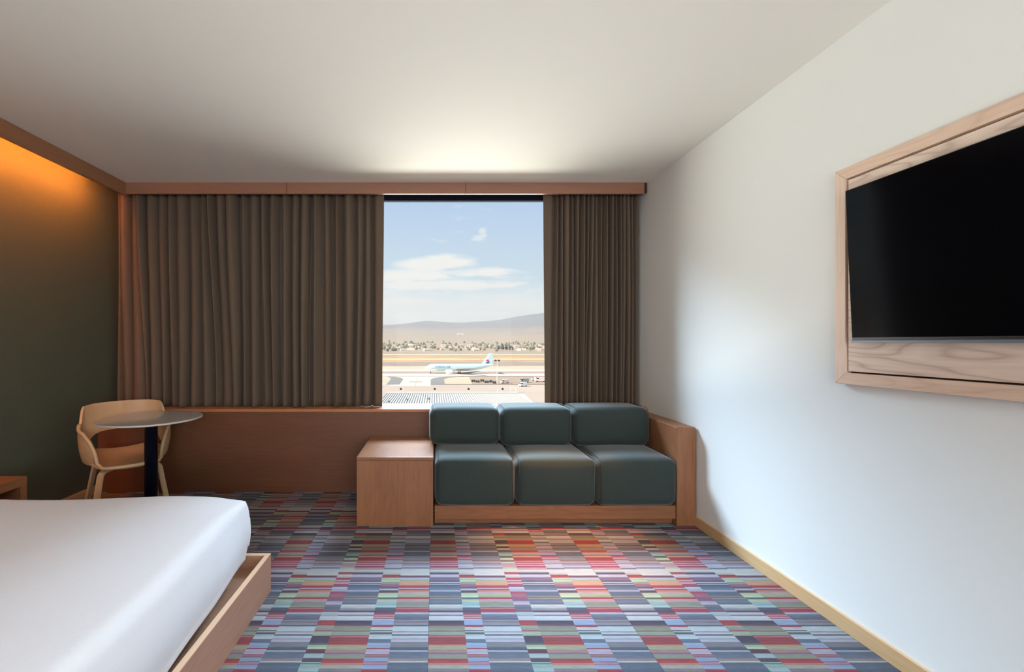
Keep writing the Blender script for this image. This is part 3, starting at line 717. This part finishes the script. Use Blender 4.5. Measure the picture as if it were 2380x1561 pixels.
wl = [ground_mat('house_wall', c, .03) for c in ((.85, .82, .74), (.70, .56, .44), (.62, .60, .58))]; rf = ground_mat('house_roof', (.62, .45, .35))
def house_mesh(L, D, h, m):
    bm = bmesh.new(); add_box(bm, (-L/2, -D/2, 0), (L/2, D/2, h), 0)
    add_prism(bm, [(-D/2-.4, h), (D/2+.4, h), (0, h+D*.22)], 'x', -L/2-.3, L/2+.3, 1)
    for i in range(int(L//4)): add_box(bm, (-L/2+1.2+i*4, -D/2-.06, 1.0), (-L/2+2.6+i*4, -D/2+.02, 2.4), 2)
    me = bpy.data.meshes.new('house'); bm.to_mesh(me); bm.free()
    for q in (m, rf, AG['line']): me.materials.append(q)
    return me
hms = [house_mesh(14, 9, 5, wl[0]), house_mesh(22, 10, 4, wl[0]), house_mesh(12, 10, 6, wl[1]), house_mesh(17, 9, 4.5, wl[2])]
for x, y, ang, s_ in HOUSES:
    o = put('house', hms[rr.randrange(4)], (x, y, terr_z(y)-.3), ang, s_)
    tag(o, 'small pale house among the trees beyond the runway', 'house', 'houses among the far trees')
o = put('warehouse', house_mesh(44, 18, 7, wl[0]), (X(1071, 3500), 3500, terr_z(3500)-1), .1, 1.2); tag(o, 'lone white shed on the slope above the tree belt', 'building')

# ---- near terminal roof
RZ = -10.7
tm = thing('terminal_building', 'low terminal building with white ribbed metal roof below the window', 'building', (5, 91, GY))
def at_tm(o): o.location = (-5, -91, -GY); return o
MW = mat('white_roof_sheet', (.86, .83, .74), .5); MWr = mat('roof_rib', (.34, .31, .26), .5)
rp = [(-11.3, 102.4), (20.9, 102.4), (19.0, 79.5), (-10.5, 79.5)]
bm = bmesh.new(); add_prism(bm, [(x*.97+.1, 79.5+(y-79.5)*.97) for x, y in rp], 'z', GY, RZ-.5); at_tm(obj('wall', bm, M['plaster'], tm))
bm = bmesh.new(); add_prism(bm, rp, 'z', RZ-.5, RZ); at_tm(obj('roof', bm, MW, tm))
bm = bmesh.new()
x = -11.1
while x < 20:
    xr = interp(x, [-11.3, 20.9], [-10.5, 19.0]); xs_, ys_ = x, 102.3
    add_prism(bm, [(x-.05, RZ), (x+.05, RZ), (x+.05, RZ+.11), (x-.05, RZ+.11)], 'y', 79.5, 102.3) if x < 19 else None
    x += .50
rb = at_tm(obj('roof_rib', bm, MWr, tm)); rb['kind'] = 'stuff'
at_tm(box('gutter', (-11.4, 102.4, RZ-.25), (21.0, 102.75, RZ+.12), MWr, tm))
at_tm(box('parapet', (-11.4, 102.75, RZ-.3), (19.5, 103.1, RZ+.28), MW, tm))
for x, y in ((-9.2, 87.2), (-5.6, 89.5), (-1.2, 91.2)):
    bm = bmesh.new(); add_lathe(bm, [(0, RZ), (.22, RZ), (.22, RZ+.35), (.3, RZ+.36), (0, RZ+.5)], 10, (x, y)); at_tm(obj('roof_vent', bm, mat('vent_grey', (.25,)*3, .6), tm))
blk = mat('black_ball', (.025, .018, .012), .5)
for i, (px, q) in enumerate(((931.5, 'leftmost'), (1010.3, 'second from left'), (1089, 'third from left'), (1168, 'rightmost'))):
    x = X(px, 103.6); b = thing('marker_ball', f'{q} of four black marker balls above the terminal roof edge', 'marker', (x, 103.6, RZ-.3), 0, 'black marker balls')
    bm = bmesh.new(); bmesh.ops.create_uvsphere(bm, u_segments=16, v_segments=10, radius=.27, matrix=Matrix.Translation((0, 0, .3+.92))); obj('ball', bm, blk, b, True)
    bm = bmesh.new(); add_lathe(bm, [(0, -.3), (.03, -.3), (.03, .98), (0, .98)], 6); obj('stem', bm, MW, b)
wp = mat('white_pipe', (.85, .82, .76), .4)
fr = thing('access_frame', 'slim white pipe access frame at the right end of the terminal roof', 'railing', (17, 103.5, RZ-.3))
for xp, zt in ((14.9, 1.3), (15.9, .9), (18.0, 2.0), (19.3, 1.5)): box('post', (xp-17-.05, -.05, 0), (xp-17+.05, .05, zt), wp, fr)
box('top_rail', (18.0-17, -.04, 1.42), (19.3-17, .04, 1.50), wp, fr)
ru = thing('rooftop_unit', 'white rooftop duct unit right of the ribbed terminal roof', 'air unit', (21.5, 88, GY))
box('casing', (-1.2, -1.5, 0), (1.6, 1.5, 14.0), M['plaster'], ru); box('duct', (-.9, -1.2, 14.0), (1.2, .6, 14.7), wp, ru, .05); box('grille', (-1.0, .8, 14.0), (1.0, 1.3, 14.9), wp, ru, .03)

# ---- aircraft
LB = mat('sky_blue_paint', (.50, .68, .72), .35, coat=.3); LW = mat('white_aircraft_paint', (.86, .88, .87), .35); LG = mat('aircraft_grey', (.42, .43, .45), .45); LD = mat('dark_tyre', (.03,)*3, .8)
AY = 383.0
pl = thing('airliner', 'pale blue wide-body airliner taxiing on the airfield beyond the terminal', 'aircraft', (20, AY, GY))
def A3(x, y, z): return (x-20, y, z)          # local: y from the centre line, z above ground
bm = bmesh.new(); seg = 28; prev = None
st_ = [(-8.3, .05, 4.4), (-8.0, .7, 4.5), (-7.2, 1.35, 4.7), (-5.8, 2.1, 5.1), (-4, 2.65, 5.45), (-1.5, 2.95, 5.6), (2, 3.0, 5.6), (30, 3.0, 5.6), (35, 2.85, 5.75), (40, 2.4, 6.2), (45, 1.6, 6.9), (49, .85, 7.5), (51.5, .35, 7.8), (52, .1, 7.85)]
for x, r, zc in st_:
    ring = [bm.verts.new(A3(x, r*math.cos(2*PI*k/seg), zc + r*math.sin(2*PI*k/seg))) for k in range(seg)]
    if prev:
        for k in range(seg):
            f = bm.faces.new((prev[k], prev[(k+1) % seg], ring[(k+1) % seg], ring[k])); zz = sum(v.co.z for v in f.verts)/4
            f.material_index = 1 if zz < 4.5 - (.0 if x < 30 else -9) and x < 30 else 0
    prev = ring
obj('fuselage', bm, [LB, LW], pl, True)
def slab(name, root, tip, th, m, axis='y'):
    """root/tip: (x0, x1, y, z)"""
    bm = bmesh.new(); A = []
    for (x0, x1, y, z), k in ((root, 1), (tip, .35)):
        h = th*k; mid = x0 + (x1-x0)*.3
        if axis == 'y': ring = [(x0, y, z), (mid, y, z+h), (x1, y, z), (mid, y, z-h)]
        else: ring = [(x0, y, z), (mid, y+h, z), (x1, y, z), (mid, y-h, z)]
        A.append([bm.verts.new(A3(*p)) for p in ring])
    bm.faces.new(A[0]); bm.faces.new(A[1])
    for k in range(4): bm.faces.new((A[0][k], A[0][(k+1) % 4], A[1][(k+1) % 4], A[1][k]))
    return obj(name, bm, m, pl)
slab('wing', (12, 25, -2.0, 4.4), (33.5, 36.5, -29, 6.6), .75, LG); slab('wing', (12, 25, 2.0, 4.4), (33.5, 36.5, 29, 6.6), .75, LG)
slab('tailplane', (43.5, 50, -1.0, 7.3), (50, 53, -10.5, 8.0), .3, LW); slab('tailplane', (43.5, 50, 1.0, 7.3), (50, 53, 10.5, 8.0), .3, LW)
slab('tail_fin', (39.8, 50.4, 0, 7.2), (48.2, 51.6, 0, 18.0), .45, LB, 'z')
for s in (-1, 1):
    bm = bmesh.new(); prof = [(0, 0), (1.3, .0), (1.75, .5), (1.85, 2.0), (1.7, 4.5), (1.25, 6.2), (.5, 7.0), (0, 7.3)]
    add_lathe(bm, prof, 20); bmesh.ops.rotate(bm, cent=(0, 0, 0), matrix=Matrix.Rotation(R(90), 3, 'Y'), verts=bm.verts); bmesh.ops.translate(bm, vec=A3(9.5, s*9.8, 2.5), verts=bm.verts)
    obj('engine', bm, LW, pl, True)
    bm = bmesh.new(); add_box(bm, A3(12.0, s*9.8-.25, 4.1), A3(18.5, s*9.8+.25, 5.0)); obj('engine_pylon', bm, LG, pl)
for x, ys in ((-3.4, (0,)), (20.8, (-3.6, 3.6)), (22.4, (-3.6, 3.6))):
    for y in ys:
        o = thing_leg = None
        bm = bmesh.new(); add_box(bm, A3(x-.2, y-.2, .5), A3(x+.2, y+.2, 3.6)); gl = obj('landing_gear', bm, LG, pl)
        for d in (-.5, .5):
            bm = bmesh.new(); add_lathe(bm, [(0, -.22), (.55, -.22), (.55, .22), (0, .22)], 14); bmesh.ops.rotate(bm, cent=(0, 0, 0), matrix=Matrix.Rotation(R(90), 3, 'X'), verts=bm.verts)
            bmesh.ops.translate(bm, vec=A3(x, y+d, .56), verts=bm.verts); obj('wheel', bm, LD, gl)
RED, BLU, WHT = mat('emblem_red', (.55, .06, .10), .5), mat('emblem_blue', (.05, .09, .30), .5), mat('emblem_white', (.9,)*3, .5)
def flat(name, pts, m, y):
    bm = bmesh.new(); add_prism(bm, pts, 'y', y-.03, y); return obj(name, bm, m, pl)
ex, ez, er = 46.3-20, 10.6, 1.75
def arc(r, a0, a1, n=14, cx=0, cz=0): return [(ex+cx + r*math.cos(R(a0+(a1-a0)*k/n)), ez+cz + r*math.sin(R(a0+(a1-a0)*k/n))) for k in range(n+1)]
flat('emblem_disc', arc(er*.98, 0, 352, 24), WHT, -.42)
flat('emblem_half', arc(er, 20, 200, 14) + arc(er*.42, 180, 0, 8, -.55*er*.9, -.1)[::1], RED, -.46)
flat('emblem_half', arc(er, 205, 375, 14) + arc(er*.42, 0, 180, 8, .55*er*.8, -.15)[::1], BLU, -.46)
cu = bpy.data.curves.new('lettering', 'FONT'); cu.body = 'KOREAN AIR'; cu.size = 2.3; cu.extrude = .01
tmp = bpy.data.objects.new('tmp', cu); C.objects.link(tmp); dg = bpy.context.evaluated_depsgraph_get(); me = bpy.data.meshes.new_from_object(tmp.evaluated_get(dg)); bpy.data.objects.remove(tmp)
me.transform(Matrix.Translation((-19.5, -3.02, 5.3)) @ Matrix.Rotation(R(90), 4, 'X')); me.materials.clear()
link('lettering', me, mat('lettering_blue', (.06, .14, .34), .5), pl)
wb = bmesh.new()
for i in range(52):
    if 24 < i < 27: continue
    add_box(wb, A3(-3+i*.82, -3.02, 5.05), A3(-2.75+i*.82, -2.9, 5.25))
o = obj('cabin_window', wb, LG, pl); o['kind'] = 'stuff'
box('cockpit_window', A3(-6.6, -1.75, 5.75), A3(-5.4, 1.75, 6.15), LD, pl)

# ---- apron vehicles, mast
def van(label, px, py, L, W, Hh, col, box_only=False, rz=0):
    x, y = G(px, py); o = thing('service_van' if not box_only else 'baggage_cart', label, 'vehicle' if not box_only else 'cart', (x, y, GY+.05), rz)
    m = mat('vehicle_paint', col, .4)
    if box_only:
        box('body', (-L/2, -W/2, .45), (L/2, W/2, Hh), m, o, .05)
    else:
        bm = bmesh.new(); add_prism(bm, [(-L/2, .45), (L/2, .45), (L/2, Hh), (-L/2+L*.28, Hh), (-L/2+L*.12, Hh*.62), (-L/2, Hh*.52)], 'y', -W/2, W/2); bmesh.ops.bevel(bm, geom=bm.edges[:], offset=.06, segments=1, affect='EDGES'); obj('body', bm, m, o)
        box('windscreen', (-L/2+L*.14, -W/2-.02, Hh*.6), (-L/2+L*.32, W/2+.02, Hh*.86), LD, o)
    for sx in (-.32, .32):
        for sy in (-1, 1):
            bm = bmesh.new(); add_lathe(bm, [(0, -.12), (.42, -.12), (.42, .12), (0, .12)], 12); bmesh.ops.rotate(bm, cent=(0, 0, 0), matrix=Matrix.Rotation(R(90), 3, 'X'), verts=bm.verts)
            bmesh.ops.translate(bm, vec=(sx*L, sy*(W/2-.1), .42), verts=bm.verts); obj('wheel', bm, LD, o)
van('white service van parked on the apron nearest the right curtain', 1215, 898, 5.2, 2.4, 2.7, (.88, .88, .86), rz=.5)
van('grey-green truck parked just behind the white service van', 1218, 889.5, 6.0, 2.5, 3.0, (.30, .33, .30), rz=.2)
van('pale pink van parked midway between mast and white van', 1173, 890.5, 5.5, 2.4, 2.6, (.80, .66, .62), rz=.3)
van('pale truck half hidden at the right curtain edge', 1256, 887, 7.5, 2.6, 3.4, (.75, .62, .58))
van('small white van farthest right on the apron road', 1243, 884, 4.5, 2.2, 2.5, (.85, .82, .80))
for px, py, L, q in ((1100, 887, 2.6, 'leftmost'), (1110, 888.5, 2.6, 'second from left'), (1120.5, 886.3, 2.6, 'third from left'), (1130.5, 889.5, 2.9, 'fourth from left'), (1140.5, 888, 2.0, 'fifth from left'), (1149, 890.8, 2.2, 'rightmost')):
    van(f'{q} dark baggage cart on the verge below the aircraft tail', px, py, L, 1.9, 1.5, (.13, .12, .11), True, .1)
mx, my = G(1155.6, 891)
ms = thing('floodlight_mast', 'slim pale floodlight mast on the apron right of the aircraft', 'light mast', (mx, my, GY))
bm = bmesh.new(); add_lathe(bm, [(0, 0), (.28, 0), (.14, 15.5), (0, 15.5)], 10); obj('pole', bm, wp, ms)
box('crossbar', (-1.7, -.12, 15.3), (1.7, .12, 15.5), LG, ms)
for x in (-1.5, -.8, .8, 1.5): box('lamp_head', (x-.32, -.35, 14.9), (x+.32, .25, 15.9), blk, ms, .05)

# ---- thin haze over the airfield
hm = bpy.data.materials.new('air_haze'); hm.use_nodes = True; t = hm.node_tree; t.nodes.clear()
vs_ = nd(t, 'ShaderNodeVolumeScatter', Density=.00014, Anisotropy=.2); vs_.inputs[0].default_value = (.97, .97, 1, 1); o_ = nd(t, 'ShaderNodeOutputMaterial'); lk(t, vs_.outputs[0], o_.inputs['Volume'])
hz = box('haze', (-6500, 500, GY-5), (6500, 9200, 380), hm); tag(hz, 'thin bright haze lying over the far airfield and hills', 'haze', kind='stuff')
